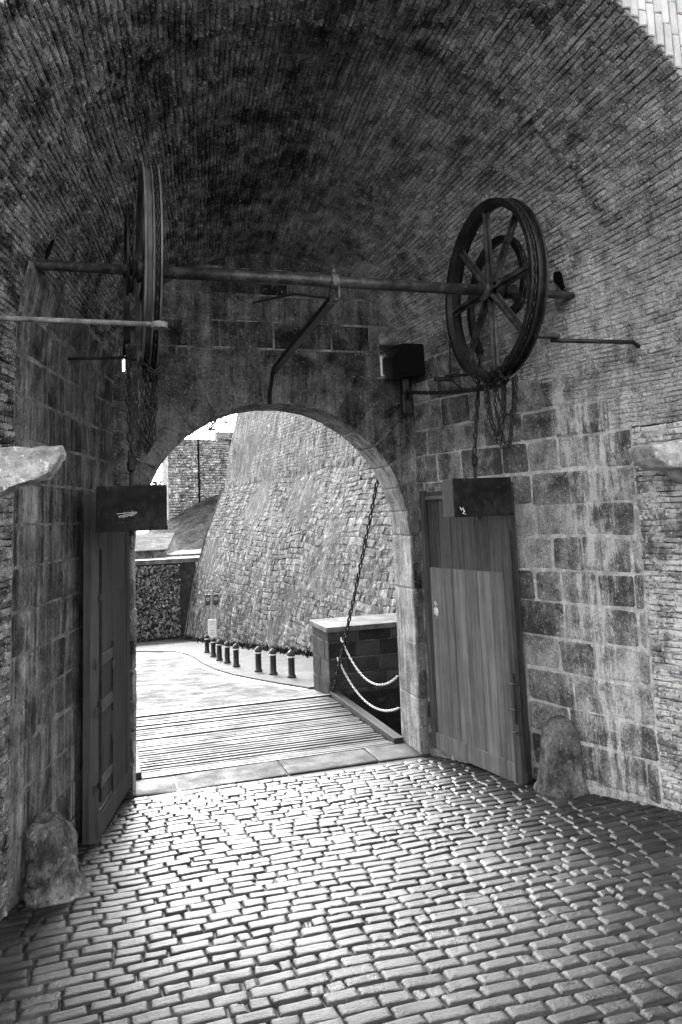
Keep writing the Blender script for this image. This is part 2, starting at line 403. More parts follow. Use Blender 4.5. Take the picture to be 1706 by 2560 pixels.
# arch ring: voussoirs through the thickness, jamb stones below
mb = MB(); nv_ = 17
for k in range(nv_):
    a0, a1 = PI*k/nv_+.006, PI*(k+1)/nv_-.006
    ro = RA+random.choice((.52, .62, .56)); pr = random.uniform(.012, .028)
    pts = [(CX+RA*math.cos(a0+(a1-a0)*i/4), ZC+RA*math.sin(a0+(a1-a0)*i/4)) for i in range(5)]
    pts += [(CX+ro*math.cos(a1), ZC+ro*math.sin(a1)), (CX+ro*math.cos(a0), ZC+ro*math.sin(a0))]
    mb.prism(pts, YG-pr, YG-.004, tone=random.random())
mb.build('voussoir_ring', MM['gatestone'], gwall, tone=True)
mb = MB()
def sof(u, a): # u along depth, a arc length across intrados (0 right spring)
    if a < 0: return Vector((CX+RA, YG-.012+u, ZC+a)), Vector((-1, 0, 0))
    if a > PI*RA: return Vector((CX-RA, YG-.012+u, ZC-(a-PI*RA))), Vector((1, 0, 0))
    t = a/RA; return Vector((CX+RA*math.cos(t), YG-.012+u, ZC+RA*math.sin(t))), Vector((-math.cos(t), 0, -math.sin(t)))
D = YO-YG+.02
for k in range(17): block(mb, sof, 0, D, PI*RA*k/17, PI*RA*(k+1)/17, .012, g=.002, nu=5, nv=5, rough=.003, round_=.02)
for k in range(4):
    for side in (0, 1):
        z1 = -k*.56; z0 = z1-.56
        if side == 0: block(mb, sof, 0, D, z0, z1, .012, g=.002, nu=5, nv=6, rough=.004, round_=.02)
        else: block(mb, sof, 0, D, PI*RA-z1, PI*RA-z0, .012, g=.002, nu=5, nv=6, rough=.004, round_=.02)
arch = mb.build('arch_soffit', MM['jamb'], G, tone=True); tag(arch, 'worn pale stones lining the arched opening')
# narrow jamb faces towards the passage
for a, b_ in ((CX+RA, 3.40), (-.05, CX-RA)):
    mb = MB()
    for k in range(8): block(mb, gw, a, b_, k*.281, (k+1)*.281, .012, g=.004, nu=3, nv=4, round_=.015)
    mb.build('jamb', MM['gatestone'], G, tone=True)
# court facade: wall round the vault mouth with pale upright bricks
def fac(x, z): return Vector((x, YM, z)), Vector((0, -1, 0))
xl, xr = sec(TM); fcx, fr = (xl+xr)/2, (xr-xl)/2
mb = MB(); fxs = sorted(set([-14, -4, xl, xr, 8, 18]+[fcx+fr*math.cos(PI*k/40) for k in range(41)]))
for a, b in zip(fxs[:-1], fxs[1:]):
    if b-a < 1e-5: continue
    def zf(x): return SPR+math.sqrt(max(fr**2-(x-fcx)**2, 0))
    if abs((a+b)/2-fcx) < fr: poly = [(a, zf(a)), (b, zf(b)), (b, ZT), (a, ZT)]
    else: poly = [(a, -1), (b, -1), (b, ZT), (a, ZT)]
    mb.prism(poly, YM+.004, YM+.4)
facade = mb.build('facade', MM['mortar'], G)
mb = MB()
x = xl-1.2
while x < xr+1.2:
    wd = .064; z = zf(x+wd/2) if abs(x+wd/2-fcx) < fr else SPR
    z0 = z+.005; z = z0
    first = True
    while z < z0+1.1:
        l = random.choice((.24, .24, .12)); block(mb, fac, x, x+wd, z, z+l, .012, g=.004, nu=3, nv=3, round_=.008, rough=.003); z += l
    x += wd
mb.build('upright_brick_course', MM['brick_pale'], facade, tone=True)
mb = MB(); mb.box(-12, 16, YM+.4, YO, ZT, ZT+.2); mb.build('roof', MM['mortar_dark'], G)
# holes around the shaft ends: flat dark sheets painting the shade inside
def hole_shade(t, s, ru, rv, seed, off=.02):
    r_ = random.Random(seed); n = 14; v = [tun(t, s)[0]+tun(t, s)[1]*off]
    for k in range(n):
        a = 2*PI*k/n; q = r_.uniform(.75, 1.15); p, nn = tun(t+ru*q*math.cos(a), s+rv*q*math.sin(a)); v.append(p+nn*off)
    return v, [(0, 1+k, 1+(k+1) % n) for k in range(n)]
mb = MB()
TS = YG-5.42
v, f = hole_shade(TS-.04, SPR+.72, .05, .09, 1, .035); obj('bearing_hole_shade', v, f, MM['dark'], G)
v, f = hole_shade(TS-.02, SPR+ARC-.70, .035, .09, 2, .035); obj('bearing_hole_shade', v, f, MM['dark'], G)

# ------------------------------------------------------------------ ground
def gfn(x, y): return Vector((x, y, gz(y)+.012*noise.noise(Vector((x*.8, y*.8, 0)))+.010*noise.noise(Vector((x*2.1, y*2.1, 5))))), Vector((0, 0, 1))
mb = MB(); y = 2.35; row = 0
def walls_at(y):
    if y > YM: xl, xr = sec(YG-y); return xl-.03, xr+.03
    return -2.4, 5.4
while y < 7.50:
    H = .102*(1+random.uniform(-.08, .08)); a, b = walls_at(y); L = .185; x = a-random.uniform(0, L)
    ph = random.uniform(-.02, .02)
    while x < b:
        l = L*(1+random.uniform(-.32, .28)); p, q = max(x, a), min(x+l, b)
        def cf(u, vv, ph=ph):
            yy = vv+.03*math.sin(u*1.3+1)+.012*noise.noise(Vector((u*1.7, vv*.5, 1))); return gfn(u, yy)
        if q-p > .12 and random.random() < .07:
            m_ = p+(q-p)*random.uniform(.35, .65); block(mb, cf, p, m_, y, y+H*.96, .008, g=.003, rough=.003, round_=.010, jit=.012, edge=-.3, support=True, hv=.5); block(mb, cf, m_, q, y, y+H, .010, g=.003, rough=.002, round_=.009, jit=.008, edge=-.3, support=True, hv=.5)
        elif q-p > .05: block(mb, cf, p, q, y, y+H, .013, g=.0022, rough=.0016, round_=.012, jit=.006, edge=-.25, support=True, hv=.28)
        x += l
    y += H
setts = mb.build('cobbles', MM['sett'], smooth=True, tone=True); tag(setts, 'wet granite setts of the passage floor', 'cobbles', kind='structure')
v = []; f = []; nx, ny = 90, 70
for i in range(nx+1):
    for j in range(ny+1):
        X = -14+32*i/nx; Y = -14+21.3*j/ny; p, n = gfn(X, Y); v.append((X, Y, p.z-.003))
f = [(i*(ny+1)+j, (i+1)*(ny+1)+j, (i+1)*(ny+1)+j+1, i*(ny+1)+j+1) for i in range(nx) for j in range(ny)]
tag(obj('ground', v, f, MM['joint']), 'gritty ground of the court under and between the setts', 'ground', kind='structure')
# threshold slabs between setts and bridge
mb = MB(); x = -.2
while x < 3.5:
    l = random.uniform(.7, 1.1); block(mb, gfn, x, min(x+l, 3.5), 7.62, 8.10, .014, g=.006, nu=6, nv=5, rough=.002, round_=.02); x += l
tag(mb.build('threshold', MM['slab'], tone=True), 'worn threshold slabs', 'threshold', kind='structure')
mb = MB(); mb.box(-.3, 3.6, 7.28, 8.12, -.4, -.004); tag(mb.build('threshold_bed', MM['joint']), 'bed under the threshold slabs', 'threshold', kind='structure')
# moat
mb = MB(); mb.box(-30, 30, YO-.3, 10.8, -4.4, -4.2); tag(mb.build('moat_floor', MM['moat']), 'floor of the dry moat', 'ground', kind='structure')
# outside terrain, one sheet to the horizon
v = []; ysn = [10.62, 11, 11.6, 12.4, 13.5, 15, 17, 19, 22, 26, 30, 34, 37, 45, 70, 150, 400, 900]; xsn = [-500, -120, -40, -15, -6, -3, -1, 0, 1, 2, 3, 4, 5, 8, 20, 60, 200, 500]
for X in xsn:
    for Y in ysn: v.append((X, Y, gz(Y)-.004 if Y < 36 else gz(36)-.004))
n_ = len(ysn); f = [(i*n_+j, (i+1)*n_+j, (i+1)*n_+j+1, i*n_+j+1) for i in range(len(xsn)-1) for j in range(n_-1)]
tag(obj('road', v, f, MM['asphalt']), 'wet grey road beyond the bridge', 'road', kind='structure')
v = [(-30, 10.62, -4.4), (30, 10.62, -4.4), (30, 10.62, -.004), (-30, 10.62, -.004)]
tag(obj('moat_edge', v, [(0, 1, 2, 3)], MM['moat']), 'far side of the moat', 'ground', kind='structure')
# pavement with a low kerb, and the painted line
lp = [(3.02, 11.6), (2.80, 12.6), (2.62, 13.6), (2.40, 15.0), (2.28, 16.5), (2.25, 18.5), (2.30, 20.5), (2.30, 22.0), (2.1, 24), (1.2, 26.0), (-3, 28), (-8, 29)]
mb = MB(); n_ = len(lp); top = [(x, y, gz(y)+.025) for x, y in lp]; bot = [(x-.01, y, gz(y)-.05) for x, y in lp]; far = [(max(6.5, x), y, gz(y)+.025) for x, y in lp]
mb.add(top+bot+far, [(i, i+1, i+1+n_, i+n_) for i in range(n_-1)]+[(i, 2*n_+i, 2*n_+i+1, i+1) for i in range(n_-1)])
tag(mb.build('pavement', MM['pave']), 'gritty pavement beside the road', 'pavement', kind='structure')
v = []; 
for k, (x, y) in enumerate(lp[:9]): v += [(x-.03, y, gz(y)+.001), (x-.16, y-.01, gz(y)+.001)]
tag(obj('painted_line', v, [(2*i, 2*i+1, 2*i+3, 2*i+2) for i in range(8)], MM['paint']), 'white painted line curving along the kerb', 'line', kind='structure')

# ------------------------------------------------------------------ drawbridge
DB = thing('drawbridge', 'timber drawbridge deck of narrow wet planks across the moat', 'drawbridge', (1.73, 8.2, 0))
def loc(o, par): o.location = -Vector(par.location); return o
mb = MB(); y = 8.14
while y < 10.52:
    wd = .078+random.uniform(-.012, .014); dz = random.uniform(-.007, .006)
    x0 = .36-random.uniform(0, .02); x1 = 2.99+random.uniform(0, .05)
    mb.box(x0, x1, y, y+wd-.022-random.uniform(0, .014), -.06, .012+dz, b=.006, tone=random.random())
    y += wd
loc(mb.build('plank_deck', MM['plank'], DB, tone=True), DB)
mb = MB(); mb.box(.3, 3.1, 8.13, 10.6, -.14, -.062); loc(mb.build('sub_deck', MM['dark'], DB), DB)
for x in (.27, 3.05):
    mb = MB(); mb.box(x, x+.11, 8.14, 10.62, -.2, .055, b=.008); loc(mb.build('side_beam', MM['wood_l'], DB), DB)
for y0, y1, z1 in ((10.53, 10.60, .03), (8.105, 8.135, .010)):
    mb = MB(); mb.box(.38, 3.04, y0, y1, -.1, z1, b=.004); loc(mb.build('edge_iron', MM['iron_worn'], DB), DB)
for yy in (8.4, 9.2, 10.1):
    for k in range(13):
        mb = MB(); x = .5+k*.2+random.uniform(-.05, .05); mb.lathe([(.009, .017), (.006, .024), (0, .024)], (x, yy+random.uniform(-.03, .03), 0), n=6)
        loc(mb.build('bolt', MM['iron'], DB), DB)

# ------------------------------------------------------------------ chains
def link_mesh(a, b, r, n=12, m=5):
    """stadium link, half length a (outer), half width b, rod radius r, in the xy plane along x"""
    v = []
    for i in range(n):
        t = 2*PI*i/n; c, s = math.cos(t), math.sin(t)
        px = (a-b)*(1 if c > 0.01 else (-1 if c < -0.01 else 0))+(b-r)*c; py = (b-r)*s
        nx_, ny_ = c, s
        for k in range(m):
            q = 2*PI*k/m; v.append((px+r*math.cos(q)*nx_, py+r*math.cos(q)*ny_, r*math.sin(q)))
    f = [(i*m+k, ((i+1) % n)*m+k, ((i+1) % n)*m+(k+1) % m, i*m+(k+1) % m) for i in range(n) for k in range(m)]
    return np.array(v), f
def chain(mb, pts, pitch=.034, r=.0045, wd=.011, twist=0.0, up=None, sl=0.0):
    pts = [np.array(p, float) for p in pts]; seg = [np.linalg.norm(b-a) for a, b in zip(pts[:-1], pts[1:])]; T = sum(seg); n = max(2, int(T/pitch))
    V, Fc = link_mesh(pitch/2+r, wd, r); cum = np.cumsum([0]+seg)
    def at(s):
        s = min(max(s, 0), T); k = min(np.searchsorted(cum, s, side='right')-1, len(seg)-1); return pts[k]+(pts[k+1]-pts[k])*(s-cum[k])/seg[k]
    for i in range(n):
        a, b = at(i*T/n), at((i+1)*T/n); x = (b-a)/max(np.linalg.norm(b-a), 1e-6)
        h = np.array(up if up is not None else (0, 1, .13), float); yv = np.cross(h, x)
        if np.linalg.norm(yv) < 1e-3: yv = np.cross((1, 0, 0), x)
        yv /= np.linalg.norm(yv); zv = np.cross(x, yv)
        t = twist+(PI/2 if i % 2 else 0)+random.uniform(-sl, sl); y2 = math.cos(t)*yv+math.sin(t)*zv; z2 = np.cross(x, y2)
        mb.add(((a+b)/2+V[:, :1]*x+V[:, 1:2]*y2+V[:, 2:3]*z2), Fc)
def sag(p, q, d, n=20): return [tuple(Vector(p).lerp(Vector(q), i/n)-Vector((0, 0, 4*d*(i/n)*(1-i/n)))) for i in range(n+1)]
def chain_thing(paths, label, m='chain', cat='chain', group=None, name='chain', **kw):
    mb = MB()
    for p in paths: chain(mb, p, **kw)
    o = mb.build(name, MM[m], smooth=True); recentre(o, paths[0][-1]); return tag(o, label, cat, group)

# ------------------------------------------------------------------ winding gear
SY, SZ = 5.42, 4.28
WG = thing('winding_gear', 'long iron shaft high under the vault carrying two large spoked chain wheels', 'winding gear', (1.7, SY, SZ))
mb = MB(); mb.lathe([(.0, -.46), (.032, -.46), (.036, -.42), (.036, .2), (.046, .201), (.046, 2.96), (.036, 2.961), (.036, 3.70), (.03, 3.72), (.03, 3.84), (0, 3.84)], (0, SY, SZ), 'X', 28)
sh = mb.build('shaft', MM['iron_worn'], WG, smooth=True); loc(sh, WG)
def wheel(xc, sgn):
    """xc = hub centre, sgn=+1: outboard side towards +X"""
    ws = 1 if sgn > 0 else .8
    prof = [(.668, -.03), (.692, -.065), (.735, -.065), (.737, -.052), (.69, -.046), (.688, -.012), (.735, -.006), (.737, .006), (.705, .012), (.705, .05), (.74, .056), (.742, .072), (.692, .072), (.672, .03)]
    mb = MB(); mb.lathe([(r, sgn*h*ws) for r, h in prof], (xc, SY, SZ), 'X', 96, closed=True)
    rim = mb.build('wheel', MM['iron' if sgn > 0 else 'rim_left'], WG); loc(rim, WG); rim['label'] = 'large spoked wheel near the right wall' if sgn > 0 else 'large spoked wheel near the left wall seen almost edge on'
    mb = MB(); mb.lathe([(.0, -.085), (.052, -.085), (.085, -.075), (.09, -.06), (.075, -.03), (.075, .05), (.09, .08), (.05, .09), (0, .09)], (xc, SY, SZ), 'X', 28)
    mb.build('hub', MM['iron_worn'], rim, smooth=True)
    for k in range(8):
        a = PI*k/4+PI/2; mb = MB()
        er = Vector((0, math.cos(a), math.sin(a))); et = Vector((0, -math.sin(a), math.cos(a))); ex = Vector((sgn, 0, 0))
        o_ = Vector((xc, SY, SZ))
        secs = [(.06, .055, .034), (.14, .042, .034), (.5, .034, .03), (.61, .038, .03), (.675, .055, .03)]
        # flat web in the wheel plane and a rib standing off it
        for wa, wb, xa, xb in ((1, 1, -.006, .010), (.22, .22, -.036, .036)):
            v = []
            for r_, hw, hx in secs:
                ww = hw*wa; x0, x1 = (xa, xb) if wa == 1 else (-hx, hx)
                for s1, s2 in ((-1, x0), (1, x0), (1, x1), (-1, x1)): v.append(o_+er*r_+et*(ww*s1)+ex*s2)
            n = len(secs); f = [(i*4+k2, i*4+(k2+1) % 4, (i+1)*4+(k2+1) % 4, (i+1)*4+k2) for i in range(n-1) for k2 in range(4)]+[(3, 2, 1, 0), (4*n-4, 4*n-3, 4*n-2, 4*n-1)]
            mb.add(v, f)
        mb.build('spoke', MM['spoke_worn'], rim)
    # spiral cam beside it
    kx = xc+sgn*(.17 if sgn > 0 else .12)
    th = [0, 90, 135, 180, 225, 270, 305]; rr = [.19, .26, .34, .49, .64, .735, .72]
    n = 60; v = []; pr = [(-.02, -.0), (-.02, .062), (-.012, .062), (-.008, .02), (.012, .02), (.016, .062), (.03, .062), (.03, 0)]
    path = []
    for i in range(n+1):
        t = 305*i/n; r_ = float(np.interp(t, th, rr)); a = math.radians(-90-t)   # from straight down, to the front (-Y), over the top, to the back
        cy, cz = math.cos(a), math.sin(a)
        for h, q in pr: v.append((kx+sgn*h, SY+(r_-.062+q)*cy, SZ+(r_-.062+q)*cz))
        path.append((kx+sgn*.002, SY+(r_-.015)*cy, SZ+(r_-.015)*cz))
    k = len(pr); f = [(i*k+j, (i+1)*k+j, (i+1)*k+(j+1) % k, i*k+(j+1) % k) for i in range(n) for j in range(k)]+[tuple(range(k)), tuple(range((n+1)*k-1, n*k-1, -1))]
    mb = MB(); mb.add(v, f)
    for t in (40, 225):
        r_ = float(np.interp(t, th, rr))-.05; a = math.radians(-90-t); d = Vector((0, math.cos(a), math.sin(a))); mb.tube([Vector((kx, SY, SZ))+d*.03, Vector((kx, SY, SZ))+d*r_], .014, 6)
    mb.lathe([(0, -.05), (.06, -.05), (.06, .05), (0, .05)], (kx, SY, SZ), 'X', 16)
    sp = mb.build('spiral_cam', MM['iron'], WG); loc(sp, WG)
    return path, kx
pathR, kR = wheel(3.055, 1)
pathL, kL = wheel(.312, -1)
for side, path, kx, bx in ((1, pathR, kR, 3.155), (-1, pathL, kL, .217)):
    e = path[-1]
    chain_thing([path[4:] + [(kx, e[1], e[2]-.1), (bx, 6.08, 2.98)]],
        'heavy chain running round the spiral cam down to the %s iron counterweight' % ('right' if side > 0 else 'left'), group='counterweight chains', name='counterweight_chain', m='chain', pitch=.070, r=.0108, wd=.025)
# hand chains in the wheel grooves
for xc, sgn, lab in ((3.055, 1, 'right'), (.312, -1, 'left')):
    x = xc-sgn*.029*(1 if sgn > 0 else .8); R_ = .724; ps = []
    for i in range(0, 61):
        a = math.radians(-80+ -290*i/60+360) if False else math.radians(260-340*i/60)
        ps.append((x, SY+R_*math.cos(a), SZ+R_*math.sin(a)))
    bz = SZ-.74
    hang = []
    for y0, y1, D_, dx in ((-.20, .10, .57, 0), (-.10, .05, .53, .03), (-.03, .09, .46, -.03), (-.14, .02, .30, .04), (.0, .12, .52, .01)):
        n = 22; hang.append([(x+dx+sgn*(.09-.10*i/n)+.008*math.sin(i*.9), SY+y0+(y1-y0)*i/n, bz-D_*(1-abs(2*i/n-1)**2.4)) for i in range(n+1)])
    wrap = []
    for k in range(5):
        y0 = SY-.22+k*.10; q = [(x-.08*math.cos(PI*i/8)*1.0, y0+.08*i/8, SZ-.735+.015*abs(4-i)-.03*math.sin(PI*i/8)) for i in range(9)]; wrap.append(q)
    loops = [sag((x-.06, SY-.35, SZ-.62), (x+.04, SY+.3, SZ-.68), .12, 14)]
    chain_thing([ps]+hang+wrap+loops, 'thin chain in the groove of the %s wheel, hanging in tangled loops below' % lab, group='wheel chains', name='wheel_chain', pitch=.044, r=.0064, wd=.0165, sl=.35)
# main lifting chain outside, horizontal chain to the wheel
chain_thing([[(3.08, 8.19, 3.25)]+sag((3.08, 8.25, 3.08), (3.08, 10.56, .06), .06)], 'dark drawbridge chain slanting from the gate arch to the far bridge corner', m='iron', name='lifting_chain', pitch=.075, r=.012, wd=.028, sl=.3)
chain_thing([sag((3.08, 7.42, 3.77), (3.13, 5.50, 3.50), .03), [(3.13, 5.50, 3.50), (3.1, 5.3, 3.52)]], 'taut dark chain from the pulley bracket to the bottom of the right wheel', m='iron', name='lifting_chain', pitch=.052, r=.011, wd=.025)
chain_thing([sag((3.10, 10.16, .84), (3.14, 8.17, .70), .30)], 'upper pale safety chain sagging beside the drawbridge', 'chain_pale', group='pale safety chains', name='safety_chain', pitch=.045, r=.0065, wd=.016, up=(1, 0, 0))
chain_thing([sag((3.10, 10.36, .55), (3.14, 8.17, .36), .26)], 'lower pale safety chain sagging beside the drawbridge', 'chain_pale', group='pale safety chains', name='safety_chain', pitch=.045, r=.0065, wd=.016, up=(1, 0, 0))
chain_thing([[(3.02, 6.16, 4.0), (3.02, 6.2, 3.72)], sag((3.02, 6.2, 3.70), (3.03, 5.75, 3.52), .05)], 'thin chain dropping behind the right wheel to the paddle-ended rod', name='guide_chain', pitch=.03, r=.0042, wd=.0105)

# ------------------------------------------------------------------ counterweights
def weight(cx, cy, w_, label, scribble=False):
    t = thing('counterweight', label, 'counterweight', (cx, cy, 2.45), 'iron counterweights')
    mb = MB(); mb.box(-w_/2, w_/2, -.10, .13, 0, .325, b=.012)
    mb.box(-w_/2-.004, w_/2+.004, -.104, .134, -.012, .02, b=.004)
    mb.build('block', MM['weight'], t)
    mb = MB(); mb.tube([(0, .03, .30), (0, .03, .43)], .016, 8); mb.lathe([(.012, .43), (.03, .45), (.034, .50), (.02, .54), (0, .545)], (0, .03, 0), n=12); mb.build('hanger', MM['iron'], t)
    mb = MB(); mb.tube([(0, 0, -.05), (0, 0, 0)], .02, 8); mb.build('bolt', MM['iron'], t)
    mb = MB(); rnd = random.Random(int(cx*10)); 
    if scribble:
        mb.tube([(-.11, -.1045, .118), (.03, -.1045, .128), (.035, -.1045, .121), (-.10, -.1045, .100), (-.09, -.1045, .093), (.02, -.1045, .108)], .0015, 5)
        mb.tube([(-.06, -.1045, .085), (-.055, -.1045, .135), (-.035, -.1045, .09), (-.03, -.1045, .135), (-.005, -.1045, .095), (0, -.1045, .14)], .0015, 5)
    else:
        mb.tube([(-.235, -.1045, .075), (-.22, -.1045, .05), (-.205, -.1045, .07), (-.195, -.1045, .035), (-.21, -.1045, .02), (-.18, -.1045, .012)], [.004, .007, .003, .006, .004, .002], 5)
    mb.build('marking', MM['chalk'], t)
    return t
weight(.217, 6.02, .51, 'dark iron counterweight hanging in front of the left door leaf, against the bright arch', True)
weight(3.19, 6.12, .57, 'dark iron counterweight hanging over the top of the right door leaf')

# ------------------------------------------------------------------ strut, rods, bracket, pulley housing
t = thing('shaft_strut', 'slanting iron strut from the arch top to the clamp at mid shaft', 'strut', (1.68, 7.62, 3.68))
mb = MB(); a, b_ = Vector((1.70, 5.50, 4.16)), Vector((1.66, 7.46, 3.98))
def bar(mb, a, b, w, h):
    a, b = Vector(a), Vector(b); d = (b-a).normalized(); s = d.cross(Vector((0, 0, 1))).normalized(); u = s.cross(d); v = []
    for p in (a, b):
        for i, j in ((-1, -1), (1, -1), (1, 1), (-1, 1)): v.append(p+s*i*w/2+u*j*h/2)
    mb.add(v, [(3, 2, 1, 0), (4, 5, 6, 7), (0, 1, 5, 4), (1, 2, 6, 5), (2, 3, 7, 6), (3, 0, 4, 7)])
bar(mb, a, b_, .02, .075); bar(mb, a+Vector((0, 0, -.03)), b_+Vector((0, 0, -.03)), .06, .014); bar(mb, b_+Vector((0, -.03, .02)), Vector((1.655, 7.62, 3.76)), .022, .07)
mb.tube([(1.655, 7.6, 3.80), (1.655, 7.63, 3.66)], .022, 8)
loc(mb.build('brace', MM['iron'], t), t)
mb = MB(); mb.lathe([(.047, -.022), (.060, -.022), (.060, .022), (.047, .022)], (1.70, SY, SZ), 'X', 20, closed=True)
mb.box(1.722, 1.732, SY-.06, SY+.03, SZ-.15, SZ+.02, b=.003); mb.box(1.685, 1.732, SY-.05, SY+.12, SZ-.155, SZ-.145, b=.003); mb.lathe([(.008, -.012), (.026, -.012), (.026, .012), (.008, .012)], (1.70, SY-.01, SZ+.078), 'X', 14, closed=True)
loc(mb.build('clamp', MM['clampm'], t), t)
mb = MB(); mb.tube([(1.70, 5.56, 4.19), (1.62, 6.3, 4.44), (1.5, 7.6, 4.72)], .012, 6); loc(mb.build('stay_rod', MM['iron_worn'], t), t)

def rod(pts, r, lug, label, m, flat=False):
    t = thing('guide_rod', label, 'iron rod', pts[0], 'chain guide rods')
    mb = MB(); mb.tube(pts, r, 10); loc(mb.build('bar', MM[m], t, smooth=True), t)
    mb = MB(); x, y, z = lug[0]; 
    if flat: mb.box(min(x, lug[1])-.0, max(x, lug[1]), y-.045, y+.02, z-.016, z+.016, b=.006)
    else: mb.lathe([(.022, -.018), (.05, -.018), (.05, .018), (.022, .018)], (x, y, z), 'Z', 20, closed=True)
    loc(mb.build('guide_eye', MM[m], t), t); return t
rod([(-.78, 4.66, 3.70), (.30, 4.66, 3.695)], .0165, ((.335, 4.66, 3.69), 0), 'pale crusted iron rod reaching from the left wall to the front of the left wheel', 'iron_pale')
rod([(-.27, 6.3, 3.81), (.20, 6.3, 3.83)], .013, ((.24, 6.3, 3.83), 0), 'short dark iron rod from the left wall to behind the left wheel', 'iron')
rod([(4.10, 4.93, 3.71), (3.98, 4.89, 3.755), (3.10, 4.67, 3.69)], .017, ((2.96, 4.66, 3.715), 3.14), 'iron rod reaching from the pale right wall to the front of the right wheel', 'iron', True)
rod([(3.72, 6.25, 3.775), (3.00, 6.25, 3.72)], .014, ((2.89, 6.25, 3.69), 3.06), 'short dark paddle-ended iron rod behind the bottom of the right wheel', 'iron', True)

t = thing('pulley_housing', 'dark boxy pulley housing beside the chain slot high on the gate wall', 'pulley housing', (3.15, 7.5, 3.95))
mb = MB(); v = [(2.93, 7.66, 3.99), (3.36, 7.66, 3.97), (3.36, 7.66, 4.33), (3.10, 7.66, 4.33), (2.93, 7.66, 4.17),
                (2.90, 7.30, 3.90), (3.27, 7.30, 3.93), (3.27, 7.30, 4.27), (3.04, 7.30, 4.27), (2.90, 7.30, 4.12)]
mb.add(v, [(4, 3, 2, 1, 0), (5, 6, 7, 8, 9), (0, 1, 6, 5), (1, 2, 7, 6), (2, 3, 8, 7), (3, 4, 9, 8), (4, 0, 5, 9)])
mb.box(2.94, 3.26, 7.292, 7.302, 3.95, 3.97); mb.box(3.10, 3.115, 7.29, 7.302, 3.96, 4.25)
loc(mb.build('casing', MM['dark'], t), t)
mb = MB(); mb.box(3.05, 3.13, 7.40, 7.50, 3.60, 3.93, b=.02); mb.box(3.03, 3.15, 7.38, 7.46, 3.52, 3.74, b=.02); mb.lathe([(.03, -.02), (.07, -.02), (.055, 0), (.07, .02), (.03, .02)], (3.09, 7.42, 3.72), 'X', 18, closed=True); loc(mb.build('bracket', MM['iron'], t), t)

